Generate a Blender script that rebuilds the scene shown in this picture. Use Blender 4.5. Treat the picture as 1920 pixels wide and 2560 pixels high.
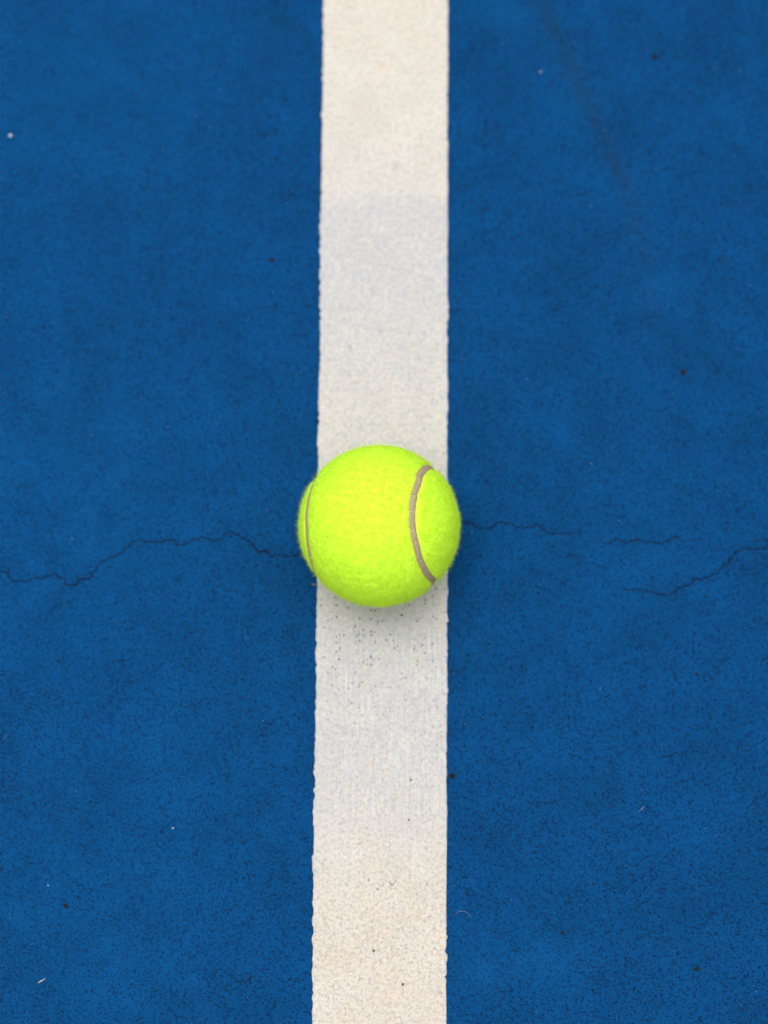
import bpy, math, random
import numpy as np
from mathutils import Vector, Matrix, Quaternion

random.seed(7)
rng = np.random.default_rng(7)
scene = bpy.context.scene
for o in list(bpy.data.objects):
    bpy.data.objects.remove(o)

# ------------------------------------------------------------------ camera
F_PX = 7700.0                       # focal length in photograph pixels (1920 x 2560)
TILT = math.atan(0.0365 * F_PX / 1280.0)
BALL_R = 0.0331
LINE_T = 0.00045                    # thickness of the line paint
BALL_C = Vector((0, 0, LINE_T + BALL_R - 0.0002))
fwd = Vector((0, math.sin(TILT), -math.cos(TILT)))
rgt = Vector((1, 0, 0))
upv = Vector((0, math.cos(TILT), math.sin(TILT)))
AX = 1.2545
CAM = BALL_C - AX * (fwd + rgt * ((948 - 960) / F_PX) - upv * ((1314.6 - 1280) / F_PX))
cam_d = bpy.data.cameras.new('camera')
cam = bpy.data.objects.new('camera', cam_d)
scene.collection.objects.link(cam)
cam.matrix_world = Matrix(((rgt.x, upv.x, -fwd.x, CAM.x), (rgt.y, upv.y, -fwd.y, CAM.y),
                           (rgt.z, upv.z, -fwd.z, CAM.z), (0, 0, 0, 1)))
cam_d.sensor_fit = 'VERTICAL'
cam_d.sensor_height = 24.0
cam_d.lens = 24.0 * F_PX / 2560.0
cam_d.clip_start = 0.01
cam_d.clip_end = 200
cam_d.dof.use_dof = True
cam_d.dof.focus_distance = 1.233
cam_d.dof.aperture_fstop = 2.8
scene.camera = cam

# ------------------------------------------------------------------ sky, sun, exposure
SUN_EL, SUN_AZ = math.radians(82), math.radians(-40)     # azimuth from +Y, negative = towards -X
w = bpy.data.worlds.new('World')
scene.world = w
w.use_nodes = True
nt = w.node_tree
sky = nt.nodes.new('ShaderNodeTexSky')
sky.sky_type = 'NISHITA'
sky.sun_disc = False
sky.sun_elevation = SUN_EL
sky.sun_rotation = SUN_AZ
sky.dust_density = 4.0
sky.ozone_density = 1.0
hs = nt.nodes.new('ShaderNodeHueSaturation')             # overcast: the blue is nearly gone
hs.inputs['Saturation'].default_value = 0.25
bg = nt.nodes['Background']
nt.links.new(sky.outputs[0], hs.inputs['Color'])
nt.links.new(hs.outputs[0], bg.inputs['Color'])
bg.inputs['Strength'].default_value = 0.12
sl = bpy.data.lights.new('sun', 'SUN')
sl.energy = 1.05
sl.angle = math.radians(52)
sl.color = (1.0, 0.95, 0.88)
sun = bpy.data.objects.new('sun', sl)
scene.collection.objects.link(sun)
sdir = Vector((math.sin(SUN_AZ) * math.cos(SUN_EL), math.cos(SUN_AZ) * math.cos(SUN_EL), math.sin(SUN_EL)))
sun.rotation_euler = sdir.to_track_quat('Z', 'Y').to_euler()
sun.location = (0, 0, 3)
vs = scene.view_settings
vs.view_transform = 'Standard'
vs.look = 'None'
vs.gamma = 1.0
vs.use_curve_mapping = False
vs.exposure = 0.70
scene.cycles.max_bounces = 10
scene.cycles.diffuse_bounces = 6

# ------------------------------------------------------------------ helpers
COL = scene.collection


def px(x, y, z=0.0):
    """photograph pixel -> point on the horizontal plane z"""
    d = fwd + rgt * ((x - 960) / F_PX) - upv * ((y - 1280) / F_PX)
    t = (z - CAM.z) / d.z
    return CAM + d * t


def pxa(lst):
    return np.array([px(*p)[:2] for p in lst])


def link(name, me, mat=None, parent=None, kind=None, label=None, cat=None, group=None):
    o = bpy.data.objects.new(name, me)
    COL.objects.link(o)
    if mat is not None:
        me.materials.append(mat)
    if parent is not None:
        o.parent = parent
    for k, v in (('kind', kind), ('label', label), ('category', cat), ('group', group)):
        if v:
            o[k] = v
    return o


def mesh_np(name, V, quads=None, tris=None, smooth=True):
    me = bpy.data.meshes.new(name)
    nq = 0 if quads is None else len(quads)
    nt_ = 0 if tris is None else len(tris)
    me.vertices.add(len(V))
    me.vertices.foreach_set('co', np.asarray(V, np.float32).ravel())
    loops = []
    if nq:
        loops.append(np.asarray(quads, np.int32).ravel())
    if nt_:
        loops.append(np.asarray(tris, np.int32).ravel())
    lp = np.concatenate(loops)
    me.loops.add(len(lp))
    me.loops.foreach_set('vertex_index', lp)
    starts = np.concatenate([np.arange(nq) * 4, nq * 4 + np.arange(nt_) * 3]).astype(np.int32)
    me.polygons.add(nq + nt_)
    me.polygons.foreach_set('loop_start', starts)
    me.polygons.foreach_set('use_smooth', np.full(nq + nt_, smooth))
    me.update(calc_edges=True)
    return me


def attr(me, name, a):
    at = me.attributes.new(name, 'FLOAT', 'POINT')
    at.data.foreach_set('value', np.asarray(a, np.float32).ravel())


def _hash(ix, iy, seed):
    h = (ix.astype(np.int64) * 374761393 + iy.astype(np.int64) * 668265263 + seed * 974634777) & 0xFFFFFFFF
    h = ((h ^ (h >> 13)) * 1274126177) & 0xFFFFFFFF
    h = ((h ^ (h >> 16)) * 2246822519) & 0xFFFFFFFF
    return ((h ^ (h >> 15)) & 0xFFFFFF).astype(np.float32) / 0xFFFFFF


def vnoise(x, y, size, seed):
    """smooth value noise, -1..1, feature size in metres (size may be a pair)"""
    sx, sy = size if isinstance(size, tuple) else (size, size)
    X = x / sx + 1000.37
    Y = y / sy + 1000.71
    ix = np.floor(X)
    iy = np.floor(Y)
    fx = X - ix
    fy = Y - iy
    fx = fx * fx * (3 - 2 * fx)
    fy = fy * fy * (3 - 2 * fy)
    a = _hash(ix, iy, seed)
    b = _hash(ix + 1, iy, seed)
    c = _hash(ix, iy + 1, seed)
    d = _hash(ix + 1, iy + 1, seed)
    return ((a * (1 - fx) + b * fx) * (1 - fy) + (c * (1 - fx) + d * fx) * fy) * 2 - 1


def rough(poly, amp, levels=3, seed=0):
    r = np.random.default_rng(seed)
    p = np.array(poly, float)
    for k in range(levels):
        m = (p[1:] + p[:-1]) / 2
        d = p[1:] - p[:-1]
        n = np.stack([-d[:, 1], d[:, 0]], 1)
        L = np.linalg.norm(n, axis=1, keepdims=True) + 1e-9
        m = m + n / L * r.normal(size=(len(m), 1)) * np.minimum(amp, 0.16 * L)
        q = np.empty((len(p) + len(m), 2))
        q[0::2] = p
        q[1::2] = m
        p = q
    return p


def stamp(xs, ys, poly, width, strength, out, taper=(0, 0)):
    """soft groove profile along a polyline, written into out[y, x] (maximum)"""
    n = len(poly) - 1
    for i in range(n):
        a, b = poly[i], poly[i + 1]
        f = (i + .5) / n
        s = strength * (min(1, f / taper[0]) if taper[0] else 1) * (min(1, (1 - f) / taper[1]) if taper[1] else 1)
        R = 4 * width
        x0, x1 = np.searchsorted(xs, [min(a[0], b[0]) - R, max(a[0], b[0]) + R])
        y0, y1 = np.searchsorted(ys, [min(a[1], b[1]) - R, max(a[1], b[1]) + R])
        if x1 <= x0 or y1 <= y0:
            continue
        X, Y = np.meshgrid(xs[x0:x1], ys[y0:y1])
        d = b - a
        t = np.clip(((X - a[0]) * d[0] + (Y - a[1]) * d[1]) / (d @ d + 1e-18), 0, 1)
        D2 = (X - a[0] - t * d[0]) ** 2 + (Y - a[1] - t * d[1]) ** 2
        v = s * np.exp(-D2 / width ** 2)
        out[y0:y1, x0:x1] = np.maximum(out[y0:y1, x0:x1], v)


class NT:
    """small node-tree builder"""

    def __init__(self, name):
        self.m = bpy.data.materials.new(name)
        self.m.use_nodes = True
        self.t = self.m.node_tree
        self.b = self.t.nodes['Principled BSDF']
        self.out = self.t.nodes['Material Output']
        self.co = self.t.nodes.new('ShaderNodeTexCoord').outputs['Object']

    def n(self, typ, **kw):
        nd = self.t.nodes.new(typ)
        for k, v in kw.items():
            setattr(nd, k, v)
        return nd

    def set(self, sock, v):
        if hasattr(v, 'is_output'):
            self.t.links.new(v, sock)
        else:
            sock.default_value = v

    def math(self, op, a, b=None, clamp=False):
        nd = self.n('ShaderNodeMath', operation=op, use_clamp=clamp)
        self.set(nd.inputs[0], a)
        if b is not None:
            self.set(nd.inputs[1], b)
        return nd.outputs[0]

    def noise(self, scale, detail=2, rough=.5, vec=None, dist=0.0):
        nd = self.n('ShaderNodeTexNoise')
        self.set(nd.inputs['Vector'], vec or self.co)
        nd.inputs['Scale'].default_value = scale
        nd.inputs['Detail'].default_value = detail
        nd.inputs['Roughness'].default_value = rough
        nd.inputs['Distortion'].default_value = dist
        return nd.outputs['Fac']

    def vor(self, scale, feature='F1', vec=None):
        nd = self.n('ShaderNodeTexVoronoi', feature=feature)
        self.set(nd.inputs['Vector'], vec or self.co)
        nd.inputs['Scale'].default_value = scale
        return nd

    def scaled(self, s):
        nd = self.n('ShaderNodeMapping')
        self.t.links.new(self.co, nd.inputs['Vector'])
        nd.inputs['Scale'].default_value = s
        return nd.outputs[0]

    def ss(self, v, a, b):
        """smoothstep a..b -> 0..1 (a may be greater than b)"""
        nd = self.n('ShaderNodeMapRange', interpolation_type='SMOOTHSTEP')
        self.set(nd.inputs['Value'], v)
        if a < b:
            nd.inputs['From Min'].default_value, nd.inputs['From Max'].default_value = a, b
        else:
            nd.inputs['From Min'].default_value, nd.inputs['From Max'].default_value = b, a
            nd.inputs['To Min'].default_value, nd.inputs['To Max'].default_value = 1, 0
        return nd.outputs[0]

    def mix(self, f, a, b):
        nd = self.n('ShaderNodeMix', data_type='RGBA')
        self.set(nd.inputs[0], f)
        for i, v in ((6, a), (7, b)):
            self.set(nd.inputs[i], v if hasattr(v, 'is_output') else (*v, 1))
        return nd.outputs[2]

    def at(self, name):
        return self.n('ShaderNodeAttribute', attribute_name=name).outputs['Fac']

    def bump(self, h, dist, strength=1.0, normal=None):
        nd = self.n('ShaderNodeBump')
        self.set(nd.inputs['Height'], h)
        nd.inputs['Distance'].default_value = dist
        nd.inputs['Strength'].default_value = strength
        if normal is not None:
            self.t.links.new(normal, nd.inputs['Normal'])
        return nd.outputs[0]

    def done(self, color, roughness=.8, spec=.3, normal=None):
        self.set(self.b.inputs['Base Color'], color if hasattr(color, 'is_output') else (*color, 1))
        self.set(self.b.inputs['Roughness'], roughness)
        self.b.inputs['Specular IOR Level'].default_value = spec
        if normal is not None:
            self.t.links.new(normal, self.b.inputs['Normal'])
        return self.m


# ------------------------------------------------------------------ materials
def mat_court():
    k = NT('blue_acrylic_court')
    big = k.noise(30, 6, .68)
    mid = k.noise(110, 3, .55)
    c = k.mix(k.ss(big, .32, .70), (0.0006, 0.041, 0.134), (0.0010, 0.053, 0.176))
    c = k.mix(k.math('MULTIPLY', k.ss(mid, .52, .75), .5), c, (0.0005, 0.045, 0.155))
    # short worm-like pores through the coating, their inner shade painted dark
    dens = k.noise(70, 2, .5)
    a = k.noise(1050, 1.0, .4, dist=.4)
    b = k.noise(1000, 0.0, .5, vec=k.scaled((1.0, 1.02, .9)))
    ridge = k.ss(k.math('ABSOLUTE', k.math('SUBTRACT', a, .5)), .060, .020)
    gate = k.ss(k.math('ADD', b, k.math('MULTIPLY', k.math('SUBTRACT', dens, .5), .25)), .52, .58)
    pore = k.math('MULTIPLY', ridge, gate)
    a2 = k.noise(1500, 0.0, .4)
    dot = k.math('MULTIPLY', k.ss(a2, .66, .75), .85)
    pore = k.math('MAXIMUM', pore, dot)
    c = k.mix(k.math('MULTIPLY', pore, .86), c, (0.003, 0.006, 0.015))
    c = k.mix(k.math('MULTIPLY', k.ss(k.noise(1250, 1, .5), .56, .70), .35), c, (0.002, 0.080, 0.235))
    # scuff of rubber dust and the dirt in the cracks
    c = k.mix(k.math('MULTIPLY', k.at('scuff'), .50), c, (0.010, 0.022, 0.034))
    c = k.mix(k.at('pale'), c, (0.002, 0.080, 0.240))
    c = k.mix(k.at('crack'), c, (0.006, 0.006, 0.008))
    grain = k.noise(900, 2, .6)
    h = k.math('SUBTRACT', k.math('MULTIPLY', grain, .5), pore)
    nrm = k.bump(h, .00022, .8)
    return k.done(c, .88, .07, nrm)


def mat_line():
    k = NT('line_paint')
    lo = k.noise(45, 3, .6)
    fine = k.noise(600, 3, .65)
    c = k.mix(k.ss(lo, .3, .7), (0.495, 0.466, 0.410), (0.545, 0.518, 0.463))
    warm = k.math('MULTIPLY', k.at('warm'), k.ss(k.noise(120, 4, .65), .3, .66), True)
    c = k.mix(warm, c, (0.545, 0.475, 0.388))
    # blue of the court wearing through, plus shade painted in around the ball
    streak = k.noise(1, 3, .6, vec=k.scaled((900, 50, 1)))
    iso = k.noise(420, 3, .6)
    streak = k.math('ADD', iso, k.math('MULTIPLY', k.math('SUBTRACT', streak, iso), k.at('brush')))
    wn = k.math('MULTIPLY', k.at('wear_shade'), k.ss(k.math('ADD', k.math('MULTIPLY', streak, .6), k.math('MULTIPLY', k.noise(260, 4, .65), .4)), .30, .58), True)
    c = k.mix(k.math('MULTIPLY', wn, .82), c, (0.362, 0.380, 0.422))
    fleck = k.math('MULTIPLY', k.ss(k.noise(1, 3, .6, vec=k.scaled((520, 170, 1))), .60, .70), k.at('fleck'), True)
    c = k.mix(k.math('MULTIPLY', fleck, .7), c, (0.21, 0.27, 0.42))
    # fine mottling of the rough paint
    c = k.mix(k.math('MULTIPLY', k.ss(fine, .55, .36), .38), c, (0.28, 0.27, 0.24))
    c = k.mix(k.math('MULTIPLY', k.ss(k.noise(1300, 1, .5), .58, .72), .38), c, (0.17, 0.155, 0.13))
    c = k.mix(k.math('MULTIPLY', k.ss(k.noise(950, 1, .5), .60, .72), .35), c, (0.66, 0.64, 0.58))
    hair = k.math('MULTIPLY', k.noise(1, 2, .6, vec=k.scaled((2300, 60, 1))), 1.0)
    c = k.mix(k.math('MULTIPLY', k.math('MULTIPLY', k.ss(hair, .54, .68), k.at('brush')), .30), c, (0.62, 0.60, 0.55))
    c = k.mix(k.math('MULTIPLY', k.math('MULTIPLY', k.ss(hair, .44, .32), k.at('brush')), .22), c, (0.27, 0.27, 0.27))
    # hairline crazing
    v = k.vor(620, 'DISTANCE_TO_EDGE', vec=k.n('ShaderNodeVectorMath', operation='ADD').outputs[0])
    add = v.inputs['Vector'].links[0].from_node
    k.t.links.new(k.co, add.inputs[0])
    nz = k.n('ShaderNodeTexNoise')
    nz.inputs['Scale'].default_value = 700
    k.t.links.new(k.co, nz.inputs['Vector'])
    sc = k.n('ShaderNodeVectorMath', operation='SCALE')
    k.t.links.new(nz.outputs['Color'], sc.inputs[0])
    sc.inputs['Scale'].default_value = .0013
    k.t.links.new(sc.outputs[0], add.inputs[1])
    craze = k.math('MULTIPLY', k.ss(v.outputs['Distance'], .075, .02), k.ss(k.noise(900, 2, .5), .50, .60))
    craze = k.math('MULTIPLY', craze, k.at('craze'))
    c = k.mix(k.math('MULTIPLY', craze, .38), c, (0.26, 0.20, 0.15))
    # black pin holes
    pv = k.vor(620)
    pit = k.math('MULTIPLY', k.ss(pv.outputs['Distance'], .30, .18), k.ss(k.n('ShaderNodeSeparateColor').outputs[0], .66, .67))
    sep = pit.node.inputs[1].links[0].from_node.inputs['Value'].links[0].from_node
    k.t.links.new(pv.outputs['Color'], sep.inputs[0])
    pit = k.math('MULTIPLY', pit, k.at('pit'), True)
    c = k.mix(k.math('MULTIPLY', pit, .9), c, (0.03, 0.03, 0.035))
    c = k.mix(k.at('rust'), c, (0.50, 0.30, 0.14))
    c = k.mix(k.at('grime'), c, (0.25, 0.22, 0.20))
    c = k.mix(k.at('crack'), c, (0.03, 0.03, 0.03))
    h = k.math('ADD', k.math('MULTIPLY', fine, .6), k.math('MULTIPLY', streak, .5))
    h = k.math('SUBTRACT', h, k.math('ADD', pit, craze))
    return k.done(c, .8, .25, k.bump(h, .00016, .8))


def mat_felt(name, col, trans):
    k = NT(name)
    t = k.t
    n1 = k.noise(700, 3, .6)
    c = k.mix(k.ss(n1, .35, .65), tuple(x * .90 for x in col), col)
    d = k.n('ShaderNodeBsdfDiffuse')
    tr = k.n('ShaderNodeBsdfTranslucent')
    k.set(d.inputs['Color'], c)
    k.set(tr.inputs['Color'], c)
    mx = k.n('ShaderNodeMixShader')
    mx.inputs[0].default_value = trans
    t.links.new(d.outputs[0], mx.inputs[1])
    t.links.new(tr.outputs[0], mx.inputs[2])
    t.links.new(mx.outputs[0], k.out.inputs['Surface'])
    t.nodes.remove(k.b)
    return k.m


def mat_plain(name, c1, c2, scale, rough_=.85, spec=.2, bump=0.0001):
    k = NT(name)
    n1 = k.noise(scale, 4, .65)
    c = k.mix(k.ss(n1, .35, .65), c1, c2)
    return k.done(c, rough_, spec, k.bump(n1, bump, .8))


M_court = mat_court()
M_line = mat_line()
M_felt = mat_felt('yellow_felt', (0.66, 0.93, 0.060), 0.0)
M_fuzz = mat_felt('yellow_fuzz', (0.775, 0.98, 0.105), 0.55)
M_seam = mat_plain('seam_rubber', (0.27, 0.205, 0.120), (0.42, 0.335, 0.215), 1100, .9, .15, .00025)
M_dirt = mat_plain('dark_dirt', (0.009, 0.011, 0.013), (0.022, 0.023, 0.024), 900, .95, .1, .0002)
M_grit = mat_plain('pale_grit', (0.42, 0.45, 0.47), (0.55, 0.58, 0.60), 900, .5, .5)
M_straw = mat_plain('dry_straw', (0.45, 0.40, 0.32), (0.58, 0.54, 0.46), 700, .7, .3)
M_hair = mat_plain('pale_fibre', (0.20, 0.27, 0.33), (0.30, 0.36, 0.40), 700, .5, .4)
M_rust = mat_plain('ochre_tuft', (0.20, 0.15, 0.05), (0.34, 0.28, 0.10), 900, .9, .1)

# ------------------------------------------------------------------ cracks (photograph pixels)
L = lambda pts: [(x / 2.074, y / 2.074 + 1250) for x, y in pts]
Rr = lambda pts: [(1120 + x / 2.074, y / 2.074 + 1250) for x, y in pts]
left_main = L([(-260, 330), (-120, 350), (0, 372), (40, 380), (70, 420), (135, 420), (175, 400), (215, 408), (265, 385), (320, 402), (385, 442), (465, 410),
               (490, 370), (515, 328), (600, 285), (665, 240), (710, 210), (760, 213), (850, 207), (895, 210), (925, 230),
               (1000, 205), (1045, 187), (1095, 212), (1130, 205), (1165, 172), (1195, 162), (1270, 190), (1300, 217),
               (1375, 262), (1415, 297), (1460, 287), (1510, 290), (1560, 280)])
right_main = Rr([(80, 115), (130, 120), (180, 145), (210, 148), (250, 133), (335, 125), (375, 140), (465, 122), (500, 145),
                 (555, 173), (610, 170), (670, 175), (690, 150), (740, 130), (820, 145)])
MM = 0.001
CR = [  # polyline, half width, strength, taper
    (left_main + [(830, 1372), (900, 1345), (980, 1322), (1080, 1303)] + right_main, .19 * MM, .95, (0, .10)),
    (L([(-40, 346), (0, 348), (38, 350), (46, 380)]), .18 * MM, .7, (0, 0)),
    (L([(1296, 236), (1330, 260), (1355, 266), (1385, 257), (1405, 290)]), .18 * MM, .75, (0, 0)),
    (L([(1455, 345), (1480, 365), (1487, 390)]), .18 * MM, .6, (.2, .2)),
    (L([(1075, 10), (1080, 45), (1088, 72)]), .18 * MM, .6, (.2, .2)),
    (L([(60, 500), (100, 545)]), .18 * MM, .5, (.2, .2)),
    (Rr([(735, 205), (850, 212), (940, 215), (1000, 203), (1060, 215), (1150, 205), (1180, 190), (1240, 207), (1300, 195), (1400, 215)]), .19 * MM, .85, (.1, .4)),
    (Rr([(620, 260), (680, 295), (760, 330), (810, 370), (840, 440)]), .18 * MM, .5, (.15, 0)),
    (Rr([(840, 440), (930, 465), (1030, 475), (1110, 490), (1170, 482), (1200, 450), (1265, 415), (1320, 405), (1390, 380),
         (1425, 350), (1425, 335), (1480, 285), (1525, 255), (1600, 255), (1659, 235), (1800, 220)]), .19 * MM, .95, (.1, 0)),
    (Rr([(1540, 220), (1580, 212), (1659, 212), (1800, 205)]), .18 * MM, .6, (.3, 0)),
    (Rr([(950, 310), (1010, 370), (1070, 420), (1075, 470)]), .18 * MM, .4, (.3, 0)),
    (Rr([(70, 90), (130, 93)]), .18 * MM, .5, (0, .4)),
]
CRACKS = [(rough(pxa(p), .0009, 3, 11 + i), wd, s, tp) for i, (p, wd, s, tp) in enumerate(CR)]


def relief(X, Y):
    """height of the coated asphalt in metres"""
    return (0.00016 * vnoise(X, Y, .0016, 3) + 0.00009 * vnoise(X, Y, .0009, 4)
            + 0.00010 * vnoise(X, Y, .006, 5) + 0.00022 * vnoise(X, Y, .035, 6))


def edge_fade(X, Y, hx, hy):
    return np.clip((hx - np.abs(X)) / .01, 0, 1) * np.clip((hy - np.abs(Y)) / .01, 0, 1)


# ------------------------------------------------------------------ court surface
def build_court():
    hx, hy = .200, .262
    xs = np.arange(-hx, hx + 1e-6, .00038)
    b0, b1 = px(0, 1480).y, px(0, 1240).y
    ys = np.concatenate([np.arange(-hy, b0, .00070), np.arange(b0, b1, .00022), np.arange(b1, hy, .00070)])
    # coarse outer rings carry the sheet outwards to the whole court and beyond
    far = np.array([-40, -12, -4, -1.5, -.7, -.4, -.26])
    xs = np.concatenate([far, xs, -far[::-1]])
    ys = np.concatenate([np.array([-40, -12, -4, -1.5, -.7, -.4, -.3]), ys, np.array([.3, .4, .7, 1.5, 4, 12, 40])])
    X, Y = np.meshgrid(xs, ys)
    F = edge_fade(X, Y, hx, hy)
    Z = relief(X, Y) * F - .00045
    C = np.zeros_like(X)
    for poly, wd, s, tp in CRACKS:
        stamp(xs, ys, poly, wd, s, C, tp)
    Z -= .0006 * C
    nx, ny = len(xs), len(ys)
    i = np.arange(nx * ny).reshape(ny, nx)
    Q = np.stack([i[:-1, :-1], i[:-1, 1:], i[1:, 1:], i[1:, :-1]], -1).reshape(-1, 4)
    me = mesh_np('court', np.stack([X, Y, Z], -1).reshape(-1, 3), quads=Q)
    attr(me, 'crack', np.clip(C * 1.4, 0, 1))
    S = np.zeros_like(X)
    for a, b, wd, s in (((1340, -30), (1470, 250), .0042, .8), ((1470, 250), (1580, 500), .0036, .8), ((1580, 500), (1640, 800), .006, .35)):
        stamp(xs, ys, pxa([a, b]), wd, s, S)
    for x, y, r, s in ((1275, 1930, .004, .25), (1840, 515, .003, .7), (1815, 652, .003, .6), (1640, 770, .004, .5), (1245, 320, .003, .5), (1293, 470, .0025, .4), (1245, 2470, .0025, .55), (375, 2120, .0015, .5), (337, 2400, .002, .4), (308, 2395, .002, .4)):
        stamp(xs, ys, pxa([(x - 6, y), (x + 6, y + 3)]), r * .6, s, S)
    attr(me, 'scuff', S * (.6 + .4 * vnoise(X, Y, .004, 21)))
    P = np.zeros_like(X)  # mottled paler blue; the broad left patches paint in brighter light there
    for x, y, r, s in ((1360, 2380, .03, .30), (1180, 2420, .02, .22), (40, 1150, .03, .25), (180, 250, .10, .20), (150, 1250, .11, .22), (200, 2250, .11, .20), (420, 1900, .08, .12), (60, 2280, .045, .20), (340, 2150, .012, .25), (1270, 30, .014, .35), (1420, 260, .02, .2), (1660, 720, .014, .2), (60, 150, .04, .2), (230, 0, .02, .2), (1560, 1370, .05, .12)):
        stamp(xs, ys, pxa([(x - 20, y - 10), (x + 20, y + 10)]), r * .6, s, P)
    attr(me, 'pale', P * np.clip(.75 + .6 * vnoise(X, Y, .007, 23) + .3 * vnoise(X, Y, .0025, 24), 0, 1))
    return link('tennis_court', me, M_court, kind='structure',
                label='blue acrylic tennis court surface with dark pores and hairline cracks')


court = build_court()

# ------------------------------------------------------------------ painted line
LT, LB = px(964.5, 0), px(948.5, 2560)
lu = Vector((LT.x - LB.x, LT.y - LB.y, 0)).normalized()
lside = Vector((lu.y, -lu.x, 0))
LW = (px(1118, 1300) - px(794, 1300)).length
LC = Vector((px(956.2, 1300).x, px(956.2, 1300).y, 0))


def build_line():
    vfar = np.array([-11.0, -5, -2, -.9, -.5])
    vs_ = np.concatenate([vfar, np.arange(-.262, .262, .0004), -vfar[::-1]])
    us = np.linspace(-1, 1, 142)
    # two extra columns each side: rounded lip and foot
    us = np.concatenate([[-1.0], us, [1.0]])
    nu, nv = len(us), len(vs_)
    U, Vv = np.meshgrid(us, vs_)

    def edge(sd, v):
        s = 40 + (sd > 0) * 7
        z = np.zeros_like(v)
        wob = .00022 * vnoise(v, z, .030, s) + .00014 * vnoise(v, z, .0045, s + 1) + .00036 * vnoise(v, z, .0012, s + 2) * np.clip(.5 + vnoise(v, z, .012, s + 9), 0, 1.3)
        gate = np.clip(.45 + 1.3 * vnoise(v, z, .028, s + 4), 0, 1.2)
        gate2 = np.clip(.35 + 1.5 * vnoise(v, z, .050, s + 6), 0, 1.2)
        bead = np.clip(vnoise(v, z, .0023, s + 3) - .05, 0, 1) * .0011 * gate + np.clip(vnoise(v, z, .0060, s + 5) - .30, 0, 1) * .0016 * gate2
        chip = np.clip(vnoise(v, z, .0016, s + 8) - .72, 0, 1) * .0030
        return wob + bead * .7 - chip
    eL, eR = edge(-1, vs_), edge(1, vs_)
    half = LW / 2
    lat = U * half
    k = np.clip((np.abs(U) - .94) / .06, 0, 1) ** 2
    lat = lat + np.where(U < 0, -eL[:, None], eR[:, None]) * k
    X = LC.x + lside.x * lat + lu.x * Vv
    Y = LC.y + lside.y * lat + lu.y * Vv
    F = edge_fade(X, Y, .200, .262)
    Z = relief(X, Y) * .8 * F + .00005
    Z += .00003 * vnoise(lat, Vv, (.0007, .012), 51) * F + .00004 * vnoise(lat, Vv, .0011, 52) * F
    Z[:, 1] -= .00018
    Z[:, -2] -= .00018
    Z[:, 2] -= .00005
    Z[:, -3] -= .00005
    Z[:, 0] = -.0012
    Z[:, -1] = -.0012
    i = np.arange(nu * nv).reshape(nv, nu)
    Q = np.stack([i[:-1, :-1], i[:-1, 1:], i[1:, 1:], i[1:, :-1]], -1).reshape(-1, 4)
    C = np.zeros_like(X)
    for poly, wd, s, tp in CRACKS[:1]:
        q = np.stack([(poly[:, 0] - LC.x) * lside.x + (poly[:, 1] - LC.y) * lside.y, (poly[:, 0] - LC.x) * lu.x + (poly[:, 1] - LC.y) * lu.y], 1)
        q = q[(np.abs(q[:, 0]) < half)]
        stamp(us[1:-1] * half, vs_, q, .0003, .8, C[:, 1:-1])
    Z[:, 1:-1] -= .0003 * C[:, 1:-1]
    me = mesh_np('line', np.stack([X, Y, Z], -1).reshape(-1, 3), quads=Q)
    # where things stand along the line, as photograph rows
    rows = np.array([-400, 0, 200, 400, 480, 520, 700, 900, 1100, 1300, 1500, 1600, 1700, 1900, 2000, 2080, 2150, 2300, 2560, 2900])
    vr = np.array([(px(955, r) - LC).xy @ lu.xy for r in rows])

    def prof(vals, wob=.006):
        vv = Vv + wob * vnoise(X, Y, .016, 61) + wob * .5 * vnoise(X, Y, .006, 62)
        o = np.argsort(vr)
        return np.interp(vv, vr[o], np.array(vals)[o])
    #            -400  0  200  400  480  520  700  900 1100 1300 1500 1600 1700 1900 2000 2080 2150 2300 2560 2900
    brush = prof([0, 0, 0, 0, 0, 0, .1, .2, .2, .3, .6, .9, 1, 1, 1, .8, .4, .15, .1, 0])
    wear_shade = prof([.1, .05, .10, .22, .30, .85, .85, .60, .45, .45, .55, .85, .85, .80, .70, .45, .20, .10, .06, .1], .003)  # worn above and below; rows beside the ball carry painted shade
    warm = prof([.4, .55, .35, .22, .15, .05, .04, .12, .15, .20, .22, .10, .08, .10, .14, .35, .70, .95, 1.0, .8])
    pit = prof([.1, .1, .1, .1, .1, .1, .1, .25, .4, .9, 1., .95, .65, .30, .25, .25, .25, .2, .15, .1])
    craze = prof([0, .1, .1, .1, .1, .1, .15, .2, .2, .3, .35, .2, .1, .05, .15, .5, .8, 1.0, 1.0, .8])
    fl = prof([0, 0, 0, .1, .2, .3, .9, .9, .6, .5, .7, .9, .8, .6, .3, .15, .05, .05, .02, 0])
    warm *= np.clip(1.0 - .35 * np.abs(U - .05) + .35 * vnoise(X, Y, .010, 63), 0, 1)
    G = np.zeros_like(X)
    Rs = np.zeros_like(X)

    def uv(x, y):
        p = px(x, y) - LC
        return np.array([p.xy @ lside.xy, p.xy @ lu.xy])
    ul = us[1:-1] * half
    for x, y, x2, y2, r, s in ((928, 1905, 934, 1912, .0009, .40), (953, 160, 955, 166, .0018, .28), (988, 365, 990, 372, .002, .12)):
        stamp(ul, vs_, np.array([uv(x, y), uv(x2, y2)]), r, s, Rs[:, 1:-1])
    for x, y, x2, y2, r, s in ((986, 425, 992, 408, .0011, .35), (974, 2206, 981, 2213, .0006, .3), (858, 1826, 862, 1830, .0012, .28), (953, 162, 955, 164, .0011, .15)):
        stamp(ul, vs_, np.array([uv(x, y), uv(x2, y2)]), r, s, G[:, 1:-1])
    Bf = np.zeros_like(X)
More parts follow.
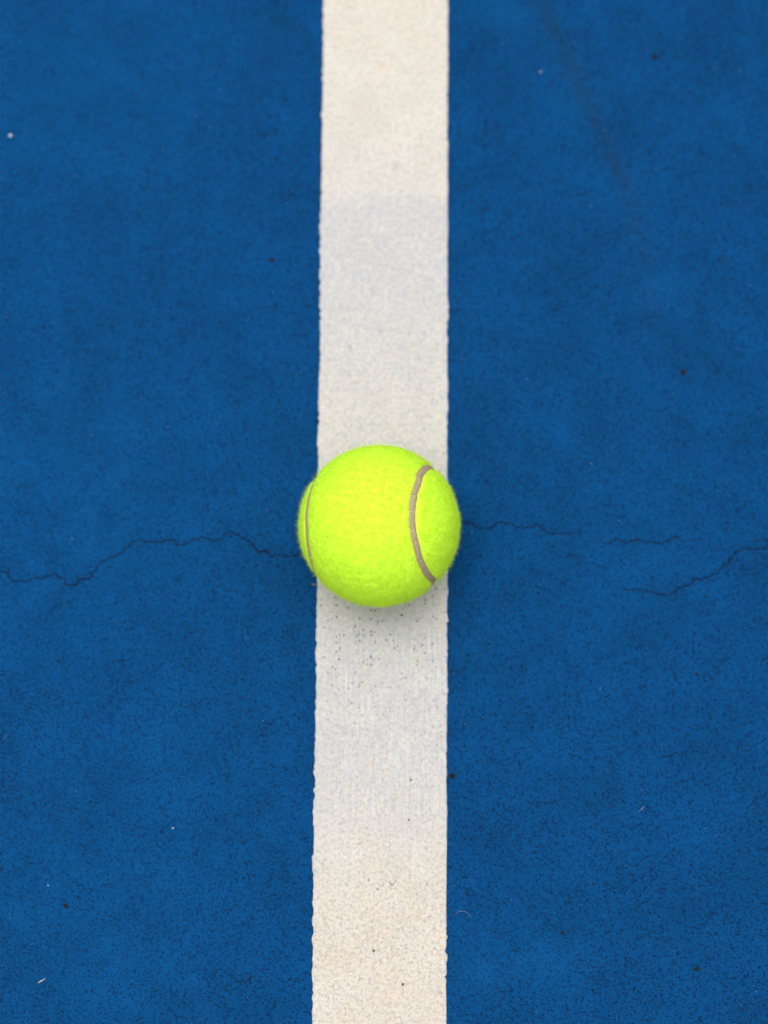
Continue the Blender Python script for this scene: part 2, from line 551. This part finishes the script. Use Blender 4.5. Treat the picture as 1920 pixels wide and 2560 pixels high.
    for x, y, x2, y2, r, s in ((905, 805, 908, 806, .0012, 1), (945, 763, 953, 768, .0011, .7), (988, 765, 992, 762, .0011, .6), (985, 730, 988, 745, .0011, .5), (874, 745, 874, 775, .0012, .35), (855, 804, 868, 805, .0011, .4)):
        stamp(ul, vs_, np.array([uv(x, y), uv(x2, y2)]), r, s, Bf[:, 1:-1])
    for nm, a in (('brush', brush), ('wear_shade', wear_shade), ('warm', warm), ('pit', pit), ('craze', craze), ('fleck', fl), ('rust', Rs), ('grime', G), ('crack', C)):
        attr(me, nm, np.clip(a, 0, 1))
    return link('painted_line', me, M_line, kind='structure',
                label='straight off-white painted court line, worn and crazed, running under the ball')


line = build_line()

# ------------------------------------------------------------------ tennis ball
VIEW = np.array([list(rgt), list(upv), list(-fwd)])       # rows: view axes in world
SEAM_B = 0.1682
SEAM_Q = Quaternion((-0.04023613, -0.90605929, 0.37271187, -0.196274))


def seam_curve(n):
    t = np.linspace(0, 2 * np.pi, n, endpoint=False)
    a, b = 1 - SEAM_B, SEAM_B
    c = 2 * math.sqrt(a * b)
    S = np.stack([a * np.cos(t) + b * np.cos(3 * t), a * np.sin(t) - b * np.sin(3 * t), c * np.sin(2 * t)], 1)
    S = S @ np.array(SEAM_Q.to_matrix()).T
    S = S @ VIEW
    return S / np.linalg.norm(S, axis=1, keepdims=True)


SC = seam_curve(1400)
# the seam as it lies on this ball: points read off the photograph (pixels in the ball's close-up)
SEAM_PTS = [(1255, 362), (1200, 352), (1157, 395), (1124, 500), (1100, 600), (1088, 720), (1095, 850), (1115, 950), (1143, 1070), (1180, 1160), (1215, 1210), (1252, 1245),
            (315, 480), (285, 550), (265, 640), (252, 740), (257, 850), (265, 950), (280, 1040), (300, 1110), (318, 1165)]


def seam_fit(S):
    sl_ = math.tan(math.asin(BALL_R / AX))
    obs = []
    for x, y in SEAM_PTS:
        d = np.array([(x - 825) / 630 * sl_, (815 - y) / 630 * sl_, -1.0])
        A, B, Cc = d @ d, -2 * AX, AX * AX - (BALL_R - .0008) ** 2
        t = (-B - math.sqrt(max(B * B - 4 * A * Cc, 0))) / 2 / A
        p = np.array([0, 0, AX]) + t * d            # on the seam's own, smaller radius
        obs.append(p / np.linalg.norm(p) @ VIEW)
    obs = np.array(obs)
    j = (obs @ S.T).argmax(1)
    res = obs - S[j]
    dt = np.abs(np.arange(len(S))[:, None] - j[None])
    dt = np.minimum(dt, len(S) - dt) / len(S) * 2 * np.pi
    W = np.exp(-(dt / .09) ** 2)
    S = S + (W @ res) / (W.sum(1, keepdims=True) + .15)
    return S / np.linalg.norm(S, axis=1, keepdims=True)


SC = seam_fit(SC)
ST = np.roll(SC, -1, 0) - np.roll(SC, 1, 0)
ST /= np.linalg.norm(ST, axis=1, keepdims=True)
SN = np.cross(SC, ST)                                      # across the seam


def seam_dist(D):
    """distance (m on the ball) to the seam's middle and which side"""
    out = np.empty(len(D))
    side = np.empty(len(D))
    for i in range(0, len(D), 20000):
        d = D[i:i + 20000] @ SC.T
        j = d.argmax(1)
        out[i:i + 20000] = np.arccos(np.clip(d[np.arange(len(j)), j], -1, 1)) * BALL_R
        side[i:i + 20000] = np.einsum('ij,ij->i', D[i:i + 20000], SN[j])
    return out, side > 0


def sph_noise(D, size, seed):
    p = D * BALL_R
    return (vnoise(p[:, 0] + .37 * p[:, 2], p[:, 1] - .21 * p[:, 2], size, seed)
            + vnoise(p[:, 1] + .31 * p[:, 0], p[:, 2] - .27 * p[:, 0], size, seed + 1)
            + vnoise(p[:, 2] + .41 * p[:, 1], p[:, 0] - .17 * p[:, 1], size, seed + 2)) / 1.8


SEAM_H = .00140                                            # half width of the rubber seam


def felt_radius(D, dist):
    dist = dist + (.00022 * sph_noise(D, .0016, 60) + .00020 * sph_noise(D, .0007, 64))
    k = np.clip((dist - SEAM_H) / .0016, 0, 1)
    r = BALL_R - .0009 - .0003 * (1 - k) ** 2.2
    r = np.where(dist < SEAM_H, BALL_R - .0013 - .8 * (SEAM_H - dist), r)
    return r + (.00020 * sph_noise(D, .0017, 70) + .00014 * sph_noise(D, .0009, 75)) * k


def build_ball():
    root = bpy.data.objects.new('tennis_ball', None)
    COL.objects.link(root)
    root.location = (BALL_C.x, BALL_C.y, BALL_C.z - BALL_R)
    root['label'] = 'fluorescent yellow felt tennis ball with grey-brown seam resting on the white line'
    root['category'] = 'tennis ball'
    off = np.array([0, 0, BALL_R])
    import bmesh
    bm = bmesh.new()
    bmesh.ops.create_icosphere(bm, subdivisions=6, radius=1.0)
    tmp = bpy.data.meshes.new('tmp')
    bm.to_mesh(tmp)
    bm.free()
    V = np.empty(len(tmp.vertices) * 3, np.float32)
    tmp.vertices.foreach_get('co', V)
    V = V.reshape(-1, 3).astype(float)
    V /= np.linalg.norm(V, axis=1, keepdims=True)
    T = np.empty(len(tmp.loops), np.int32)
    tmp.loops.foreach_get('vertex_index', T)
    T = T.reshape(-1, 3)
    bpy.data.meshes.remove(tmp)
    dist, side = seam_dist(V)
    P = V * felt_radius(V, dist)[:, None]
    tri_side = side[T].sum(1) >= 2
    panels = []
    for s in (True, False):
        f = T[tri_side == s]
        ids = np.unique(f)
        remap = np.full(len(V), -1)
        remap[ids] = np.arange(len(ids))
        panels.append(link('felt_panel', mesh_np('felt_panel', P[ids] + off, tris=remap[f]), M_felt, root))
    # seam: a low rounded rubber band in the gap between the panels
    n, m = len(SC), 7
    a = np.linspace(-1, 1, m)
    wv = 1 + .10 * np.sin(np.arange(n) * .31) * rng.normal(size=n) * .3
    ringV = []
    for j in range(m):
        D = SC + SN * (a[j] * (SEAM_H + .0003) / BALL_R * wv)[:, None]
        D /= np.linalg.norm(D, axis=1, keepdims=True)
        rr = BALL_R - .00085 - .0005 * abs(a[j]) ** 3 + .00005 * sph_noise(D, .0008, 90 + j)
        ringV.append(D * rr[:, None])
    RV = np.stack(ringV, 1)
    i = np.arange(n * m).reshape(n, m)
    ii = np.roll(i, -1, 0)
    Q = np.stack([i[:, :-1], ii[:, :-1], ii[:, 1:], i[:, 1:]], -1).reshape(-1, 4)
    link('seam', mesh_np('seam', RV.reshape(-1, 3) + off, quads=Q), M_seam, root, label='grey-brown rubber seam curving round the ball')
    # fuzz: bent tapering fibres standing and lying on each panel
    N = 190000
    D = rng.normal(size=(N, 3))
    D /= np.linalg.norm(D, axis=1, keepdims=True)
    dist, side = seam_dist(D)
    keep = dist + (.00022 * sph_noise(D, .0016, 60) + .00020 * sph_noise(D, .0007, 64)) > SEAM_H
    D, dist, side = D[keep], dist[keep], side[keep]
    N = len(D)
    base = D * (felt_radius(D, dist) - .0001)[:, None]
    tang = rng.normal(size=(N, 3))
    # locks: neighbouring fibres share a lean
    lock = np.stack([sph_noise(D, .0018, 100), sph_noise(D, .0018, 110), sph_noise(D, .0018, 120)], 1)
    tang = tang * .55 + lock * 1.1
    tang -= D * np.einsum('ij,ij->i', tang, D)[:, None]
    tang /= np.linalg.norm(tang, axis=1, keepdims=True) + 1e-9
    ln = rng.uniform(.0008, .0021, N) * np.clip(.50 + (dist - SEAM_H) / .004, .48, 1)
    fly = rng.random(N) < .06
    ln = np.where(fly, rng.uniform(.0020, .0034, N), ln)
    up = np.where(fly, 1.1, rng.uniform(.3, 1.1, N))
    d1 = D * up[:, None] + tang * .7
    d1 /= np.linalg.norm(d1, axis=1, keepdims=True)
    tw = rng.normal(size=(N, 3)) * .6
    d2 = d1 + tw - D * np.where(fly, .0, .45)[:, None]
    d2 /= np.linalg.norm(d2, axis=1, keepdims=True)
    p1 = base + d1 * (ln * .5)[:, None]
    p2 = p1 + d2 * (ln * .5)[:, None]
    # no fibre may poke through the line
    for p in (p1, p2):
        p[:, 2] = np.maximum(p[:, 2], -BALL_R + .0001)
    wd = rng.uniform(.000045, .00008, N)
    sd = np.cross(d1, rng.normal(size=(N, 3)))
    sd /= np.linalg.norm(sd, axis=1, keepdims=True)
    sd *= (wd / 2)[:, None]
    FV = np.stack([base - sd, base + sd, p1 - sd * .85, p1 + sd * .85, p2], 1)
    for s, pan in ((True, panels[0]), (False, panels[1])):
        v = FV[side == s]
        k = np.arange(len(v))[:, None] * 5
        tri = np.concatenate([k + np.array([[0, 1, 3]]), k + np.array([[0, 3, 2]]), k + np.array([[2, 3, 4]])])
        link('fuzz', mesh_np('fuzz', v.reshape(-1, 3) + off, tris=tri, smooth=False), M_fuzz, pan, kind='stuff')
    return root


ball = build_ball()


# ------------------------------------------------------------------ small litter on the court
def ground_z(x, y, on_line=False):
    z = float(relief(np.array([[x]]), np.array([[y]]))[0, 0])
    return z * .8 + .00005 if on_line else z - .00045


def crumb(name, x, y, size, mat, label, cat, seed, on_line=False, flat=.6, group=None):
    import bmesh
    r = np.random.default_rng(seed)
    p = px(x, y)
    bm = bmesh.new()
    bmesh.ops.create_icosphere(bm, subdivisions=3, radius=1)
    st = (1, r.uniform(.6, .85), flat)
    ph = r.uniform(0, 6, 9)
    for v in bm.verts:
        c = v.co.copy()
        k = 1 + .22 * math.sin(3.1 * c.x + ph[0]) * math.sin(2.7 * c.y + ph[1]) + .16 * math.sin(5.3 * c.y + ph[2] + 3 * c.z) + .10 * math.sin(9 * c.x + 7 * c.z + ph[3]) + .07 * r.normal()
        v.co = Vector((c.x * st[0], c.y * st[1], c.z * st[2])) * k * size / 2
    zmin = min(v.co.z for v in bm.verts)
    for v in bm.verts:
        v.co.z -= zmin + size * .06
    me = bpy.data.meshes.new(name)
    bm.to_mesh(me)
    bm.free()
    o = link(name, me, mat, label=label, cat=cat, group=group)
    o.location = (p.x, p.y, ground_z(p.x, p.y, on_line))
    o.rotation_euler.z = r.uniform(0, 6.28)
    return o


def strand(name, pts, rad, mat, label, cat, lift=.0, on_line=False, seg=6, arch=.0004, group=None):
    """a thin tapered round strand along photograph pixels, lying on the ground"""
    P = pxa(pts)
    n = len(P)
    o0 = P.mean(0)
    Z = np.array([ground_z(x, y, on_line) for x, y in P])
    z0 = Z.min()
    u = np.linspace(0, 1, n)
    Z = np.interp(u, [0, 1], [Z[0], Z[-1]]) + rad * .8 + arch * np.sin(np.pi * u) + lift
    C = np.column_stack([P - o0, Z - z0])
    T = np.gradient(C, axis=0)
    T /= np.linalg.norm(T, axis=1, keepdims=True)
    A = np.cross(T, [0, 0, 1.])
    A /= np.linalg.norm(A, axis=1, keepdims=True)
    B = np.cross(A, T)
    rr = rad * (1 - .7 * np.abs(2 * u - 1) ** 4)
    an = np.arange(seg) * 2 * np.pi / seg
    V = C[:, None] + rr[:, None, None] * (np.cos(an)[None, :, None] * A[:, None] + np.sin(an)[None, :, None] * B[:, None])
    i = np.arange(n * seg).reshape(n, seg)
    j = np.roll(i, -1, 1)
    Q = np.stack([i[:-1], j[:-1], j[1:], i[1:]], -1).reshape(-1, 4)
    caps = [[0, b, a] for a, b in zip(range(1, seg - 1), range(2, seg))] + [[(n - 1) * seg, (n - 1) * seg + a, (n - 1) * seg + a + 1] for a in range(1, seg - 1)]
    me = mesh_np(name, V.reshape(-1, 3), quads=Q, tris=np.array(caps))
    o = link(name, me, mat, label=label, cat=cat, group=group)
    o.location = (o0[0], o0[1], z0)
    return o


G1 = 'dirt crumbs scattered on the blue court'
for q, (x, y, s, lab) in enumerate((
        (1708, 930, 2.6, 'round dark dirt crumb alone on blue court above the right-hand crack'),
        (1637, 141, 2.5, 'dark dirt crumb on blue court beside the long faint scuff mark'),
        (680, 650, 2.2, 'dark dirt crumb on blue court close to bluish worn stretch of line'),
        (1130, 1940, 2.9, 'largest dark dirt crumb lying against the white line edge'),
        (1744, 2423, 2.3, 'oval dark dirt crumb on blue court farthest from the ball'),
        (1742, 1684, 1.4, 'small dark dirt crumb on blue court below the curved right crack'),
        (165, 2264, 2.0, 'dark dirt crumb on blue court near the pale straw piece'),
        (624, 2447, 1.5, 'small dark dirt crumb on blue court beside cream crazed stretch of line'),
        (1406, 2332, 1.4, 'tiny dark dirt crumb on paler blue patch of court'),
        (1337, 2130, 1.2, 'tiny dark dirt crumb on open blue court between crack and fibre'))):
    crumb('dirt_crumb', x, y, s * .88 * MM, M_dirt, lab, 'dirt crumb', 200 + q, group=G1)
G2 = 'black specks lying on the white line'
for q, (x, y, s, lab) in enumerate((
        (1022, 2050, .8, 'black speck on white line where bluish worn paint turns cream'),
        (944, 2223, .75, 'black speck on cream crazed line beside the grey tick-shaped scuff'),
        (921, 2200, .6, 'smaller black speck on cream crazed line beside the tick-shaped scuff'),
        (934, 2377, .9, 'brown-black speck alone on cream crazed line'),
        (1007, 2461, .95, 'dark grey speck on cream line farthest from the ball'),
        (1004, 1538, .9, 'black speck on white line just below the ball'),
        (955, 1553, .75, 'elongated black speck on white line close to the ball'),
        (847, 1648, .8, 'black speck on white line over the bluish worn patch'),
        (1027, 1950, .8, 'blue-black speck on white line beside the large edge crumb'))):
    crumb('dark_speck', x, y, s * MM, M_dirt, lab, 'speck', 300 + q, on_line=True, group=G2)
G3 = 'pale chips on the blue court'
crumb('pale_chip', 26, 339, 1.5 * MM, M_grit, 'blurred whitish chip on blue court far from the line', 'chip', 401, group=G3)
crumb('pale_chip', 1352, 179, 1.0 * MM, M_hair, 'faint grey chip on blue court beside the white line', 'chip', 402, group=G3)
crumb('pale_chip', 120, 2213, .55 * MM, M_grit, 'bright white chip on blue court near a dirt crumb', 'chip', 403, group=G3)
crumb('pale_chip', 432, 2070, 1.0 * MM, M_hair, 'small grey flake on open blue court among dark pores', 'chip', 404, group=G3)
strand('dry_straw', [(94, 2458), (99, 2455), (106, 2451), (113, 2446)], .00022, M_straw, 'short pale dry straw lying on the blue court', 'straw')
arc = [(1137, 2292), (1139, 2286), (1144, 2281), (1151, 2278), (1158, 2278), (1165, 2280), (1171, 2284), (1176, 2289), (1178, 2294)]
strand('curled_fibre', arc, .00005, M_hair, 'thin pale curled fibre on blue court beside cream line', 'fibre', arch=.0008)
strand('straight_fibre', [(1596, 2030), (1601, 2025), (1607, 2020), (1612, 2016)], .00010, M_hair, 'thin straight pale fibre on open blue court', 'fibre')
strand('ochre_tuft', [(778, 1458), (782, 1461), (787, 1461), (791, 1464)], .00022, M_rust, 'small ochre wisp at white line edge beside the ball', 'wisp')
strand('grey_fibre', [(972, 2203), (976, 2208), (980, 2213), (985, 2208), (990, 2201), (994, 2195)], .00009, M_dirt, 'fine grey tick-shaped fibre on the cream line', 'fibre', on_line=True, arch=.0001)


def build_grit():
    """glinting sand grains bedded in the coating"""
    import bmesh
    bm = bmesh.new()
    n = 0
    while n < 260:
        x, y = random.uniform(-120, 2040), random.uniform(-120, 2680)
        if 770 < x < 1135 or (x - 948) ** 2 + (y - 1314) ** 2 < 230 ** 2:
            continue
        p = px(x, y)
        r = random.choice((.07, .09, .10, .12, .16)) * MM
        m = Matrix.Translation((p.x, p.y, ground_z(p.x, p.y) + r * .4)) @ Matrix.Rotation(random.uniform(0, 6), 4, 'Z') @ Matrix.Diagonal((r, r * random.uniform(.6, 1), r * .8, 1))
        bmesh.ops.create_icosphere(bm, subdivisions=1, radius=1, matrix=m)
        n += 1
    me = bpy.data.meshes.new('sand_grains')
    bm.to_mesh(me)
    bm.free()
    link('sand_grains', me, M_grit, kind='stuff', label='tiny glinting white sand grains sprinkled over the blue court', cat='sand')


build_grit()
